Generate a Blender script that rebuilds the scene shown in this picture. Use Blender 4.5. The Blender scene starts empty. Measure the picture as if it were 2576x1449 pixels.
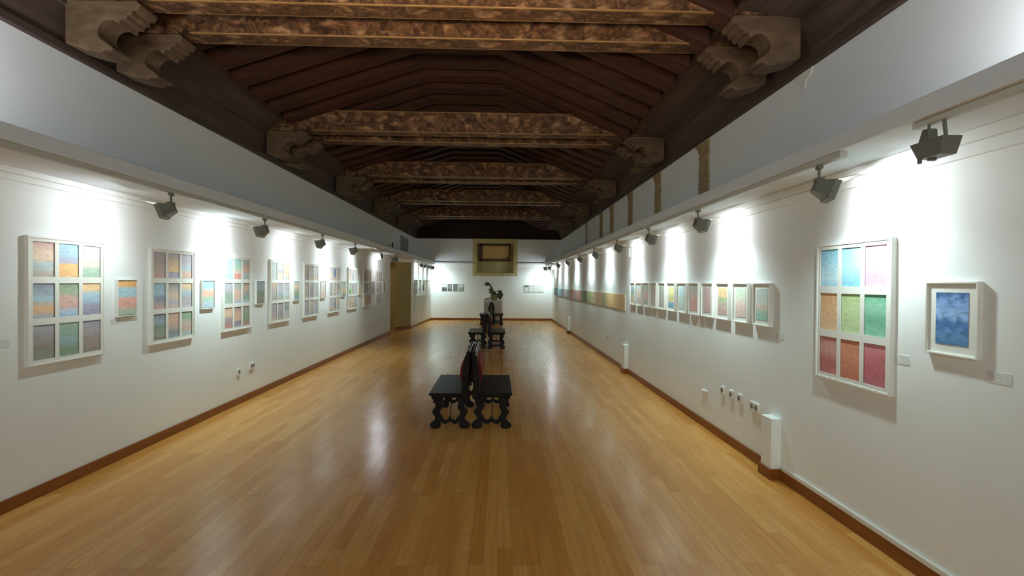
import bpy, bmesh, math, random
from mathutils import Vector, Matrix, Euler

SC = bpy.context.scene
COL = SC.collection
PI = math.pi

# ------------------------------------------------------------------ camera
F_PX = 1200.0
CAM_H = 1.70
cam_d = bpy.data.cameras.new('camera')
cam = bpy.data.objects.new('camera', cam_d)
COL.objects.link(cam)
cam_d.sensor_fit = 'HORIZONTAL'
cam_d.sensor_width = 36.0
cam_d.lens = 36.0 * F_PX / 2576.0
cam_d.clip_start = 0.05
YAW, PITCH, ROLL = 31.0 / 1200, 13.5 / 1200, 0.008
cam.matrix_world = (Matrix.Translation((0, 0, CAM_H)) @ Matrix.Rotation(-YAW, 4, 'Z')
                    @ Matrix.Rotation(PI / 2 - PITCH, 4, 'X') @ Matrix.Rotation(ROLL, 4, 'Z'))
SC.camera = cam

# ------------------------------------------------------------------ world, view, lights
w = bpy.data.worlds.new('world')
SC.world = w
w.use_nodes = True
w.node_tree.nodes['Background'].inputs[0].default_value = (0.02, 0.02, 0.022, 1)
w.node_tree.nodes['Background'].inputs[1].default_value = 0.3
SC.view_settings.view_transform = 'Standard'
SC.view_settings.look = 'None'
SC.view_settings.gamma = 1.0
SC.view_settings.use_curve_mapping = False
SC.view_settings.exposure = 0.45
SC.cycles.use_denoising = True
SC.cycles.max_bounces = 10
SC.cycles.diffuse_bounces = 7
SC.cycles.glossy_bounces = 4
SC.cycles.caustics_reflective = False
SC.cycles.caustics_refractive = False
SC.cycles.sample_clamp_indirect = 6.0

SPOT_W = 38.0                     # one track floodlight
SPOT_COL = (0.755, 1.0, 0.985)
WARM = (1.0, 0.75, 0.52)


def area_lamp(name, loc, rot, sx, sy, watts, col, spread=180):
    d = bpy.data.lights.new(name, 'AREA')
    d.shape = 'RECTANGLE'
    d.size, d.size_y = sx, sy
    d.energy = watts
    d.color = col
    d.spread = math.radians(spread)
    o = bpy.data.objects.new(name, d)
    o.location = loc
    o.rotation_euler = rot
    COL.objects.link(o)
    return o


# uplights standing on the two ledges beside and behind the photographer
area_lamp('ledge_uplight', (2.42, 1.7, 2.70), (PI, math.radians(25), 0), 0.3, 0.8, 19, (.97, .99, 1))
area_lamp('ledge_uplight', (-3.36, 2.4, 2.70), (PI, math.radians(-25), 0), 0.3, 1.0, 30, (.97, .99, 1))
# unseen fill lights, added: warm for the timber, neutral for the whole room
area_lamp('timber_fill', (-0.5, 1.4, 2.75), (math.radians(122), 0, 0), 3.2, 0.3, 25, WARM, 84)
area_lamp('room_fill', (-0.6, -3.4, 2.9), (math.radians(90), 0, 0), 4.0, 1.2, 72, (0.89, 1.0, 0.97))


# unseen light added in the side passage to brighten its arched wall
area_lamp('passage_fill', (-4.9, 16.3, 2.7), (0, math.radians(15), 0), 0.4, 0.4, 6, (1, .93, .8))

# ------------------------------------------------------------------ material helpers


def lin(c):
    c = c / 255.0
    return c / 12.92 if c <= 0.04045 else ((c + 0.055) / 1.055) ** 2.4


def rgb(r, g, b, k=1.0):
    return (min(lin(r) * k, 0.95), min(lin(g) * k, 0.95), min(lin(b) * k, 0.95), 1.0)


class N:
    """small node-tree writer"""

    def __init__(self, name, rough=0.6, spec=0.4, metallic=0.0):
        self.m = bpy.data.materials.new(name)
        self.m.use_nodes = True
        self.t = self.m.node_tree
        self.b = self.t.nodes['Principled BSDF']
        self.b.inputs['Roughness'].default_value = rough
        self.b.inputs['Specular IOR Level'].default_value = spec
        self.b.inputs['Metallic'].default_value = metallic

    def n(self, typ, **kw):
        nd = self.t.nodes.new(typ)
        for k, v in kw.items():
            setattr(nd, k, v)
        return nd

    def link(self, a, b):
        self.t.links.new(a, b)

    def coord(self, kind='Object', scale=(1, 1, 1), rot=(0, 0, 0), loc=(0, 0, 0)):
        c = self.n('ShaderNodeTexCoord')
        mp = self.n('ShaderNodeMapping')
        mp.inputs['Scale'].default_value = scale
        mp.inputs['Rotation'].default_value = rot
        mp.inputs['Location'].default_value = loc
        self.link(c.outputs[kind], mp.inputs[0])
        return mp.outputs[0]

    def noise(self, vec, scale, detail=4, rough=0.55, dist=0.0):
        nz = self.n('ShaderNodeTexNoise')
        nz.inputs['Scale'].default_value = scale
        nz.inputs['Detail'].default_value = detail
        nz.inputs['Roughness'].default_value = rough
        nz.inputs['Distortion'].default_value = dist
        self.link(vec, nz.inputs['Vector'])
        return nz.outputs[0]

    def ramp(self, fac, stops, interp='LINEAR'):
        r = self.n('ShaderNodeValToRGB')
        r.color_ramp.interpolation = interp
        el = r.color_ramp.elements
        el[0].position, el[0].color = stops[0]
        el[1].position, el[1].color = stops[-1]
        for p, c in stops[1:-1]:
            e = el.new(p)
            e.color = c
        self.link(fac, r.inputs[0])
        return r.outputs[0]

    def mix(self, fac, a, b, mode='MIX'):
        m = self.n('ShaderNodeMix', data_type='RGBA', blend_type=mode)
        for sock, v in ((m.inputs[0], fac), (m.inputs[6], a), (m.inputs[7], b)):
            if hasattr(v, 'is_linked'):
                self.link(v, sock)
            else:
                sock.default_value = v
        return m.outputs[2]

    def math(self, op, a, b=None, c=None):
        m = self.n('ShaderNodeMath', operation=op)
        for i, v in enumerate((a, b, c)):
            if v is None:
                continue
            if hasattr(v, 'is_linked'):
                self.link(v, m.inputs[i])
            else:
                m.inputs[i].default_value = v
        return m.outputs[0]

    def color(self, v):
        if hasattr(v, 'is_linked'):
            self.link(v, self.b.inputs['Base Color'])
        else:
            self.b.inputs['Base Color'].default_value = v
        return self

    def bump(self, h, strength=0.2, dist=0.01):
        b = self.n('ShaderNodeBump')
        b.inputs['Strength'].default_value = strength
        b.inputs['Distance'].default_value = dist
        self.link(h, b.inputs['Height'])
        self.link(b.outputs[0], self.b.inputs['Normal'])
        return self


def mottled(name, c1, c2, scale=6, rough=0.7, bump=0.15, kind='Object', sc=(1, 1, 1), spec=0.3, bscale=None):
    k = N(name, rough, spec)
    v = k.coord(kind, sc)
    f = k.noise(v, scale, 5)
    k.color(k.ramp(f, [(0.3, c1), (0.7, c2)]))
    if bump:
        k.bump(k.noise(v, bscale or scale * 6, 4), bump, 0.004)
    return k.m


M = {}
M['plaster'] = mottled('plaster_white', rgb(235, 238, 236), rgb(240, 242, 240), 1.2, 0.85, 0.12, bscale=30)
M['plaster_upper'] = mottled('plaster_upper', rgb(234, 238, 241), rgb(240, 243, 245), 0.8, 0.9, 0.15, bscale=14)
M['ledge'] = mottled('ledge_white', rgb(226, 231, 236), rgb(233, 237, 242), 1.0, 0.8, 0.08, bscale=20)
M['olive'] = mottled('olive_plaster', rgb(158, 142, 92), rgb(172, 156, 106), 2.0, 0.85, 0.15, bscale=16)
M['stone'] = mottled('stone_surround', rgb(176, 162, 108), rgb(196, 184, 136), 3.0, 0.85, 0.15, bscale=16)
M['tan'] = mottled('tan_board', rgb(190, 152, 92), rgb(202, 164, 104), 3.0, 0.6, 0.02)
M['frame'] = mottled('frame_white', rgb(234, 233, 227), rgb(238, 237, 231), 8, 0.45, 0.03, spec=0.4)
M['mat'] = mottled('mat_white', rgb(230, 229, 221), rgb(234, 233, 225), 12, 0.9, 0.03)
M['socket'] = mottled('socket_white', rgb(220, 220, 214), rgb(225, 225, 219), 8, 0.4, 0.0, spec=0.5)
M['socket_dark'] = mottled('socket_hole', rgb(112, 108, 98), rgb(124, 120, 108), 8, 0.6, 0.0)
M['metal'] = mottled('lamp_grey', rgb(104, 103, 94), rgb(114, 113, 103), 10, 0.5, 0.03, spec=0.5)
M['rail'] = mottled('rail_white', rgb(190, 188, 180), rgb(200, 198, 190), 4, 0.5, 0.02, spec=0.5)
M['iron'] = mottled('wrought_iron', rgb(30, 26, 24), rgb(44, 38, 34), 20, 0.5, 0.1, spec=0.5)
M['grille'] = mottled('grille_grey', rgb(150, 150, 146), rgb(158, 158, 154), 4, 0.7, 0.05)
M['leaf'] = mottled('leaf_green', rgb(40, 48, 22), rgb(78, 84, 44), 9, 0.55, 0.1)
M['stem'] = mottled('stem_olive', rgb(92, 92, 58), rgb(124, 120, 84), 9, 0.7, 0.2)
M['pot'] = mottled('pot_khaki', rgb(126, 116, 72), rgb(150, 138, 94), 6, 0.7, 0.1)
M['plinth'] = mottled('plinth_white', rgb(226, 221, 212), rgb(230, 225, 216), 2, 0.7, 0.03)
M['skirting'] = mottled('skirting_wood', rgb(118, 66, 22), rgb(142, 84, 32), 5, 0.4, 0.05, sc=(6, 0.4, 6), spec=0.4)
M['velvet'] = mottled('red_velvet', rgb(84, 12, 9), rgb(124, 24, 18), 14, 0.75, 0.2)
M['gilt'] = mottled('gilt_moulding', rgb(120, 88, 46), rgb(150, 114, 62), 9, 0.5, 0.2, sc=(1, 4, 4), spec=0.5)
M['dark_hole'] = mottled('dark_hole', rgb(26, 32, 28), rgb(34, 38, 34), 5, 0.8, 0.0)


def wood_mat(name, c1, c2, c3, axis='X', rough=0.6, s=1.0, spec=0.35, bump=0.25):
    k = N(name, rough, spec)
    st = {'X': (0.6 * s, 9 * s, 9 * s), 'Y': (9 * s, 0.6 * s, 9 * s), 'Z': (9 * s, 9 * s, 0.6 * s)}[axis]
    v = k.coord('Object', st)
    f = k.noise(v, 1.6, 6, 0.6, 0.6)
    k.color(k.ramp(f, [(0.25, c1), (0.5, c2), (0.75, c3)]))
    k.bump(f, bump, 0.006)
    return k.m


M['bench'] = wood_mat('bench_walnut', rgb(11, 4, 2), rgb(19, 9, 5), rgb(30, 15, 9), 'Y', 0.33, 1.5, 0.2, 0.12)
M['rafter'] = wood_mat('rafter_wood', rgb(44, 24, 15), rgb(61, 34, 22), rgb(79, 46, 30), 'X', 0.8, 1.0)
M['boards'] = wood_mat('ceiling_boards', rgb(23, 11, 8), rgb(34, 18, 12), rgb(45, 25, 17), 'Y', 0.85, 1.0)
M['plate'] = wood_mat('wall_plate_wood', rgb(60, 49, 44), rgb(77, 62, 55), rgb(93, 75, 66), 'Y', 0.8, 0.8)
M['corbel'] = mottled('corbel_wood', rgb(78, 62, 46), rgb(112, 91, 68), 7, 0.7, 0.35, sc=(.7, 1, 1.6))
M['window_wood'] = wood_mat('window_wood', rgb(52, 30, 12), rgb(74, 44, 18), rgb(96, 58, 26), 'X', 0.5, 1.5)


def floor_mat():
    k = N('plank_floor', 0.2, 0.5)
    v = k.coord('Object', (1, 1, 1), (0, 0, PI / 2))
    br = k.n('ShaderNodeTexBrick', offset=0.37, offset_frequency=3, squash=1.35, squash_frequency=4)
    br.inputs['Scale'].default_value = 1.0
    br.inputs['Brick Width'].default_value = 0.95
    br.inputs['Row Height'].default_value = 0.088
    br.inputs['Mortar Size'].default_value = 0.0012
    br.inputs['Mortar Smooth'].default_value = 0.4
    br.inputs['Bias'].default_value = -0.05
    br.inputs['Color1'].default_value = rgb(212, 147, 72)
    br.inputs['Color2'].default_value = rgb(232, 174, 98)
    br.inputs['Mortar'].default_value = rgb(150, 98, 48)
    k.link(v, br.inputs['Vector'])
    g = k.noise(k.coord('Object', (28, 1.6, 1)), 1.5, 5, 0.6, 0.4)
    grain = k.ramp(g, [(0.25, (0.80, 0.78, 0.74, 1)), (0.75, (1.08, 1.08, 1.08, 1))])
    big = k.ramp(k.noise(k.coord('Object'), 0.5, 3), [(0.3, (0.93, 0.92, 0.9, 1)), (0.7, (1.05, 1.04, 1.02, 1))])
    c = k.mix(1.0, br.outputs[0], grain, 'MULTIPLY')
    k.color(k.mix(1.0, c, big, 'MULTIPLY'))
    rg = k.noise(k.coord('Object', (1, 1, 1)), 2.2, 5, 0.6)
    r = k.ramp(rg, [(0.3, (0.17, 0.17, 0.17, 1)), (0.7, (0.28, 0.28, 0.28, 1))])
    k.link(r, k.b.inputs['Roughness'])
    h1 = k.noise(k.coord('Object', (1, 1, 1)), 6.0, 2, 0.5)
    h = k.math('MULTIPLY_ADD', br.outputs[1], -0.6, k.math('MULTIPLY', h1, 0.8))
    k.bump(h, 0.30, 0.012)
    return k.m


M['floor'] = floor_mat()


def brick_mat():
    k = N('old_brick', 0.9, 0.2)
    v = k.coord('Object', (1, 1, 1), (PI / 2, 0, PI / 2))
    f = k.noise(k.coord('Object', (2, 2, 14)), 1.4, 4)
    c = k.ramp(f, [(0.3, rgb(136, 118, 86)), (0.5, rgb(160, 140, 106)), (0.7, rgb(172, 146, 120))])
    k.color(c)
    k.bump(k.noise(k.coord('Object'), 26, 4), 0.4, 0.01)
    return k.m


M['brick'] = brick_mat()
M['mortar'] = mottled('brick_mortar', rgb(176, 160, 112), rgb(196, 180, 134), 12, 0.95, 0.2)


def painted_beam_mat():
    """old painted arabesque: curling pale and pink leaves over brown timber"""
    k = N('painted_beam', 0.65, 0.3)
    v = k.coord('Object', (1, 1.3, 1.3))
    warp = k.n('ShaderNodeTexNoise')
    warp.inputs['Scale'].default_value = 5.0
    warp.inputs['Detail'].default_value = 2
    k.link(v, warp.inputs['Vector'])
    vv = k.n('ShaderNodeVectorMath', operation='MULTIPLY_ADD')
    k.link(warp.outputs[1], vv.inputs[0])
    vv.inputs[1].default_value = (0.28, 0.28, 0.28)
    k.link(v, vv.inputs[2])
    vo = k.n('ShaderNodeTexVoronoi', feature='SMOOTH_F1')
    vo.inputs['Scale'].default_value = 5.5
    k.link(vv.outputs[0], vo.inputs['Vector'])
    n1 = k.noise(vv.outputs[0], 10, 4, 0.6, 1.4)
    base = k.ramp(n1, [(0.32, rgb(36, 22, 13)), (0.47, rgb(77, 52, 31)), (0.56, rgb(94, 67, 42)), (0.66, rgb(126, 95, 65)), (0.8, rgb(144, 115, 84))])
    leaf = k.ramp(vo.outputs[0], [(0.10, (1, 1, 1, 1)), (0.34, (0.1, 0.1, 0.1, 1)), (0.45, (0, 0, 0, 1))])
    n2 = k.noise(v, 3.2, 2)
    lc = k.ramp(n2, [(0.38, rgb(178, 122, 94)), (0.5, rgb(178, 144, 102)), (0.62, rgb(164, 132, 107))])
    c = k.mix(k.math('MULTIPLY', leaf, k.math('MULTIPLY', n1, 1.2)), base, lc)
    k.color(c)
    k.bump(n1, 0.3, 0.01)
    return k.m


M['beam'] = painted_beam_mat()


def glow_mat():
    k = N('lamp_glass', 0.3, 0.5)
    k.color((0.9, 0.9, 0.9, 1))
    k.b.inputs['Emission Color'].default_value = (0.93, 0.97, 1.0, 1)
    k.b.inputs['Emission Strength'].default_value = 90.0
    return k.m


M['glow'] = glow_mat()
PAPER = 1.28


def wash(c):
    """thin pigment on white paper"""
    g = sum(c) / 3.0
    q = [g + (x - g) * .78 for x in c]
    return rgb(*[x + (222 - x) * .20 for x in q], PAPER)



def watercolour(name, stops, seed=0.0, amp=0.10, horizontal=True, stroke=(2.5, 1, 12), hard=False, strokeamt=0.22):
    """a sheet washed in horizontal (or vertical) bands; stops = [(position from top, (r,g,b))]"""
    k = N(name, 0.9, 0.15)
    c = k.n('ShaderNodeTexCoord')
    sep = k.n('ShaderNodeSeparateXYZ')
    k.link(c.outputs['Generated'], sep.inputs[0])
    mp = k.n('ShaderNodeMapping')
    mp.inputs['Location'].default_value = (seed * 3.7, seed * 1.3, seed * 2.1)
    mp.inputs['Scale'].default_value = stroke
    k.link(c.outputs['Generated'], mp.inputs[0])
    n1 = k.noise(mp.outputs[0], 1.6, 4, 0.6, 0.6)
    mp2 = k.n('ShaderNodeMapping')
    mp2.inputs['Location'].default_value = (seed * 1.7, 0, seed)
    mp2.inputs['Scale'].default_value = (2.2, 1, 2.2) if horizontal else (14, 1, 1.2)
    k.link(c.outputs['Generated'], mp2.inputs[0])
    n2 = k.noise(mp2.outputs[0], 1.5, 3, 0.5)
    t = k.math('SUBTRACT', 1.0, sep.outputs[2]) if horizontal else sep.outputs[0]
    f = k.math('ADD', t, k.math('MULTIPLY', k.math('SUBTRACT', n2, 0.5), amp * 2))
    f = k.math('ADD', f, k.math('MULTIPLY', k.math('SUBTRACT', n1, 0.5), amp * 0.6))
    if len(stops) == 1:
        base = wash(stops[0][1])
    else:
        base = k.ramp(f, [(p, wash(cc)) for p, cc in stops], 'EASE' if not hard else 'LINEAR')
    lo, hi = 1.0 - strokeamt, 1.0 + strokeamt * 0.55
    st = k.ramp(n1, [(0.28, (lo, lo, lo, 1)), (0.5, (1, 1, 1, 1)), (0.72, (hi, hi, hi, 1))])
    k.color(k.mix(1.0, base, st, 'MULTIPLY'))
    return k.m


# ------------------------------------------------------------------ mesh helpers


class MB:
    def __init__(self):
        self.bm = bmesh.new()

    def box(self, x0, x1, y0, y1, z0, z1):
        vs = [self.bm.verts.new((x, y, z)) for z in (z0, z1) for y in (y0, y1) for x in (x0, x1)]
        for f in ((0, 2, 3, 1), (4, 5, 7, 6), (0, 1, 5, 4), (2, 6, 7, 3), (0, 4, 6, 2), (1, 3, 7, 5)):
            self.bm.faces.new([vs[i] for i in f])
        return vs

    def hexa(self, p):
        """eight corners: bottom loop of 4, top loop of 4"""
        vs = [self.bm.verts.new(q) for q in p]
        for f in ((3, 2, 1, 0), (4, 5, 6, 7), (0, 1, 5, 4), (1, 2, 6, 5), (2, 3, 7, 6), (3, 0, 4, 7)):
            self.bm.faces.new([vs[i] for i in f])
        return vs

    def prism(self, pts, a, b, axis='Y'):
        """2D outline extruded along an axis: Y -> (x,z); X -> (y,z); Z -> (x,y)"""
        def P(u, v, w):
            return {'Y': (u, w, v), 'X': (w, u, v), 'Z': (u, v, w)}[axis]
        A = [self.bm.verts.new(P(u, v, a)) for u, v in pts]
        B = [self.bm.verts.new(P(u, v, b)) for u, v in pts]
        n = len(pts)
        self.bm.faces.new(A)
        self.bm.faces.new(list(reversed(B)))
        for i in range(n):
            self.bm.faces.new([A[i], B[i], B[(i + 1) % n], A[(i + 1) % n]])

    def tube(self, pts, radii, seg=8, cap=True):
        pts = [Vector(p) for p in pts]
        if not hasattr(radii, '__len__'):
            radii = [radii] * len(pts)
        rings = []
        for i, p in enumerate(pts):
            d = (pts[min(i + 1, len(pts) - 1)] - pts[max(i - 1, 0)]).normalized()
            up = Vector((0, 0, 1)) if abs(d.z) < 0.9 else Vector((1, 0, 0))
            a = d.cross(up).normalized()
            b = d.cross(a).normalized()
            rings.append([self.bm.verts.new(p + (a * math.cos(2 * PI * j / seg) + b * math.sin(2 * PI * j / seg)) * radii[i])
                          for j in range(seg)])
        for r0, r1 in zip(rings, rings[1:]):
            for j in range(seg):
                self.bm.faces.new([r0[j], r0[(j + 1) % seg], r1[(j + 1) % seg], r1[j]])
        if cap:
            self.bm.faces.new(list(reversed(rings[0])))
            self.bm.faces.new(rings[-1])

    def leaf(self, base, tip, width, normal=(0, 0, 1)):
        base, tip, nrm = Vector(base), Vector(tip), Vector(normal)
        d = tip - base
        s = d.cross(nrm).normalized() * width
        th = nrm.normalized() * width * 0.12
        mid = base + d * 0.5 + nrm.normalized() * width * 0.25
        ring = [base, mid + s, tip, mid - s]
        A = [self.bm.verts.new(p + th) for p in ring]
        B = [self.bm.verts.new(p - th) for p in ring]
        self.bm.faces.new(A)
        self.bm.faces.new(list(reversed(B)))
        for i in range(4):
            self.bm.faces.new([A[i], B[i], B[(i + 1) % 4], A[(i + 1) % 4]])

    def build(self, name, mat, parent=None, bevel=0.0, smooth=False):
        bmesh.ops.recalc_face_normals(self.bm, faces=self.bm.faces)
        me = bpy.data.meshes.new(name)
        self.bm.to_mesh(me)
        self.bm.free()
        if smooth:
            for p in me.polygons:
                p.use_smooth = True
        o = bpy.data.objects.new(name, me)
        me.materials.append(mat)
        COL.objects.link(o)
        if parent is not None:
            o.parent = parent
        if bevel:
            b = o.modifiers.new('bevel', 'BEVEL')
            b.width = bevel
            b.segments = 2
            b.limit_method = 'ANGLE'
        return o


def thing(name, label, cat, loc=(0, 0, 0), rz=0.0, group=None):
    o = bpy.data.objects.new(name, None)
    o.empty_display_size = 0.1
    COL.objects.link(o)
    o.location = loc
    o.rotation_euler = (0, 0, rz)
    return tag(o, label, cat, group)


def tag(o, label, cat, group=None):
    o['label'] = label
    o['category'] = cat
    o['kind'] = 'thing'
    if group:
        o['group'] = group
    return o


def struct(o, label=None):
    o['kind'] = 'structure'
    if label:
        o['label'] = label
    return o


def copy_tree(o, parent=None):
    c = o.copy()
    COL.objects.link(c)
    if parent is not None:
        c.parent = parent
    for ch in list(o.children):
        copy_tree(ch, c)
    return c


ORD = ['first', 'second', 'third', 'fourth', 'fifth', 'sixth', 'seventh', 'eighth', 'ninth', 'tenth', 'eleventh', 'twelfth']

# ------------------------------------------------------------------ hall dimensions
XL = -3.58                       # left exhibition wall
RA, RS = 2.47, 0.0060            # right exhibition wall: x = RA - RS*(y-3)
YB = 21.45                       # back wall
Y0 = -3.6                        # end of the hall behind the photographer
Z_TOP = 2.515                    # underside of the ledges
Z_LEDGE = 2.62                   # top arris of the ledges
Z_CEIL = 3.66                    # foot of the timber
XBL, XBR = -2.91, 2.04           # room faces of the ledges
XFL, XFR = -3.80, 2.79           # upper (original) walls


def XR(y):
    return RA - RS * (y - 3)


RZR = -PI / 2 + math.atan(RS)    # rotation of things hung on the right wall

# ------------------------------------------------------------------ shell
m = MB(); m.box(-6.2, 3.6, Y0 - .2, YB + .4, -0.1, 0.0)
struct(m.build('floor', M['floor']))
m = MB(); m.box(XFL - .5, XL, Y0, 15.72, 0, Z_TOP + .02)
struct(m.build('wall_left', M['plaster']))
m = MB(); m.prism([(XR(Y0), Y0), (XFR + .5, Y0), (XFR + .5, YB), (XR(YB), YB)], 0, Z_TOP + .02, 'Z')
struct(m.build('wall_right', M['plaster']))
# leave the window opening free of the back wall: built from three blocks
m = MB()
WX0, WX1, WZ0 = -1.22, 0.79, 1.985
m.box(-4.4, WX0, YB, YB + .5, 0, Z_TOP + .02)
m.box(WX1, 3.4, YB, YB + .5, 0, Z_TOP + .02)
m.box(WX0, WX1, YB, YB + .5, 0, WZ0)
struct(m.build('wall_back', M['plaster']))
m = MB(); m.box(XFL - .5, XFR + .5, Y0 - .15, Y0, 0, 5.2)
struct(m.build('wall_front', M['plaster']))
# far part of the left wall beyond the doorway, standing further into the hall, with a splayed jamb
m = MB(); m.prism([(-3.21, 17.32), (-3.07, YB), (-4.4, YB), (-4.4, 17.9), (-3.9, 17.6)], 0, Z_TOP + .02, 'Z')
struct(m.build('wall_left_far', M['plaster']))
m = MB(); m.prism([(-3.63, 16.72), (-3.205, 17.32), (-3.9, 17.62), (-3.95, 17.0)], 0, Z_TOP, 'Z')
struct(m.build('wall_left_jamb', M['olive']))
m = MB(); m.box(-6.2, -3.75, 17.05, 17.25, 0, Z_TOP + .3)
m.box(-6.2, -6.0, 15.2, 17.05, 0, Z_TOP + .3)
m.box(-6.2, XFL - .45, 15.5, 15.7, 0, Z_TOP + .3)
m.box(-6.2, XFL, 15.5, 17.25, Z_TOP + .3, Z_TOP + .4)
struct(m.build('wall_passage', M['olive']))
m = MB(); m.prism([(XL, 15.72), (-3.20, 17.31), (-3.26, 17.36), (-4.2, 17.3), (-4.2, 15.72)], 2.39, Z_TOP, 'Z')
struct(m.build('wall_left_lintel', M['plaster']))
# arched doorway in the passage
o = bpy.data.objects.new('door_1', None); COL.objects.link(o); struct(o)
o.location = (-4.0, 17.05, 0)
arch = [(-.55, 0), (.10, 0)] + [(.10 - .325 + .325 * math.cos(t), 1.75 + .42 * math.sin(t)) for t in [PI * i / 14 for i in range(15)]]
m = MB(); m.prism(arch, -.03, 0, 'Y'); m.build('door_leaf', M['stone'], o)
m = MB()
m.tube([(.11, -.03, 0), (.11, -.03, 1.75)] + [(.10 - .325 + .335 * math.cos(t), -.03, 1.75 + .43 * math.sin(t)) for t in [PI * i / 14 for i in range(15)]]
       + [(-.56, -.03, 0)], .022, 6)
m.build('door_frame', M['olive'], o)

# upper walls
m = MB(); m.box(XFL - .5, XFL, Y0, YB + .2, Z_TOP + .02, Z_CEIL + .02)
struct(m.build('wall_upper_left', M['plaster_upper']))
m = MB(); m.box(XFR, XFR + .5, Y0, YB + .2, Z_TOP + .02, Z_CEIL + .02)
struct(m.build('wall_upper_right', M['plaster_upper']))
YBU = YB + .14
m = MB()
m.box(XFL, WX0, YBU, YB + .5, Z_TOP + .02, Z_CEIL + .02)
m.box(WX1, XFR, YBU, YB + .5, Z_TOP + .02, Z_CEIL + .02)
struct(m.build('wall_upper_back', M['plaster_upper']))

m = MB(); m.prism([(4.50, Z_CEIL), (4.47, 3.60), (4.40, 3.585), (4.38, 3.54), (4.33, 3.50), (4.315, 3.57), (4.25, 3.60), (4.22, Z_CEIL)], XFR - .006, XFR + .01, 'X')
m.build('plaster_chip', M['mat'], bpy.data.objects['wall_upper_right'])

# ledges (plaster boxes that carry the lighting rails)
m = MB(); m.box(XFL - .02, XBL, Y0, YB + .1, Z_TOP, Z_LEDGE)
struct(m.build('trim_1', M['ledge'], bevel=.006), 'left plaster ledge over the pictures')
m = MB(); m.box(XBR, XFR + .02, Y0, YB + .1, Z_TOP, Z_LEDGE)
struct(m.build('trim_2', M['ledge'], bevel=.006), 'right plaster ledge over the pictures')
m = MB()
m.box(XBL, WX0, YB - .06, YBU + .02, Z_TOP - .02, Z_TOP + .06)
m.box(WX1, XBR, YB - .06, YBU + .02, Z_TOP - .02, Z_TOP + .06)
struct(m.build('trim_3', M['ledge'], bevel=.006), 'narrow moulding on top of the back wall')
# small picture-rail mouldings at the head of the side walls
m = MB(); m.box(XL - .01, XL + .035, Y0, 15.72, 2.47, Z_TOP); m.box(XL - .01, XL + .018, Y0, 15.72, 2.42, 2.47)
struct(m.build('trim_4', M['plaster'], bevel=.006))
m = MB()
for d, z0, z1 in ((.035, 2.45, Z_TOP), (.018, 2.38, 2.45)):
    m.prism([(XR(Y0) - d, Y0), (XR(Y0) + .02, Y0), (XR(YB) + .02, YB), (XR(YB) - d, YB)], z0, z1, 'Z')
struct(m.build('trim_5', M['plaster'], bevel=.006))

# skirting boards
BH, BT = .095, .018
m = MB(); m.box(XL, XL + BT, Y0, 15.70, 0, BH)
struct(m.build('baseboard_left', M['skirting'], bevel=.003))
m = MB(); m.prism([(-3.21, 17.32), (-3.21 + BT, 17.32), (-3.07 + BT, YB - BT), (-3.07, YB - BT)], 0, BH, 'Z')
struct(m.build('baseboard_left_far', M['skirting'], bevel=.003))
m = MB(); m.prism([(-3.63, 16.72), (-3.622, 16.70), (-3.19, 17.30), (-3.205, 17.32)], 0, BH + .02, 'Z')
struct(m.build('baseboard_jamb', M['skirting']))
m = MB(); m.box(-3.07, XR(YB), YB - BT, YB, 0, BH)
struct(m.build('baseboard_back', M['skirting'], bevel=.003))
m = MB(); m.prism([(XR(Y0) - BT, Y0), (XR(Y0), Y0), (XR(YB), YB), (XR(YB) - BT, YB)], 0, BH, 'Z')
struct(m.build('baseboard_right', M['skirting'], bevel=.003))

# ------------------------------------------------------------------ timber ceiling
FL, FLZ = -3.34, 4.31            # foot of the left rafters
FR, FRZ = 2.02, 4.16
TL, TR, TZ = -1.22, 0.0, 4.99    # flat strip
ceil = MB()
pts_in = [(FL - .1, FLZ - .03), (TL, TZ + .02), (TR, TZ + .02), (FR + .1, FRZ - .03)]
pts_out = [(FR + .1, FRZ + .1), (TR + .1, TZ + .2), (TL - .1, TZ + .2), (FL - .1, FLZ + .1)]
ceil.prism(pts_in + pts_out, Y0 - .1, YB + .5, 'Y')
ceiling = struct(ceil.build('ceiling', M['boards']))
m = MB()
m.prism([(-3.78, Z_CEIL), (-3.74, Z_CEIL), (-3.74, 3.72), (-3.77, 3.73), (-3.72, 4.02), (-3.68, 4.03), (-3.68, 4.08), (FL - .04, FLZ - .04), (FL - .04, FLZ + .12), (-4.3, 4.3), (-4.3, Z_CEIL)], Y0, YB + .4, 'Y')
m.build('wall_plate', M['plate'], ceiling)
m = MB()
m.prism([(2.79, Z_CEIL), (2.73, Z_CEIL), (2.73, 3.72), (2.75, 3.73), (2.66, 3.98), (2.62, 3.99), (2.62, 4.04), (FR + .04, FRZ - .04), (FR + .04, FRZ + .12), (3.3, 4.3), (3.3, Z_CEIL)], Y0, YB + .4, 'Y')
m.build('wall_plate', M['plate'], ceiling)
m = MB(); m.box(XFL - .4, XFR + .4, YB + .1, YB + .5, Z_CEIL, 5.3)
m.build('gable_boarding', M['boards'], ceiling)
RW, RD = .25, .11
y = 1.3
k = 0
rafter_me = None
while y < YB - .1:
    m = MB()
    A = [(FL, FLZ), (TL, TZ), (TR, TZ), (FR, FRZ)]
    nrm_in = [(FL + .01, FLZ - .14), (TL + .03, TZ - RD), (TR - .03, TZ - RD), (FR - .01, FRZ - .14)]
    m.prism(A + list(reversed(nrm_in)), y, y + RW, 'Y') if rafter_me is None else None
    if rafter_me is None:
        r0 = m.build('rafter', M['rafter'], ceiling, bevel=.008)
        rafter_me, ybase = r0, y
    else:
        m.bm.free()
        r = r0.copy(); COL.objects.link(r); r.location.y = y - ybase
    y += .47
    k += 1

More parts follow.
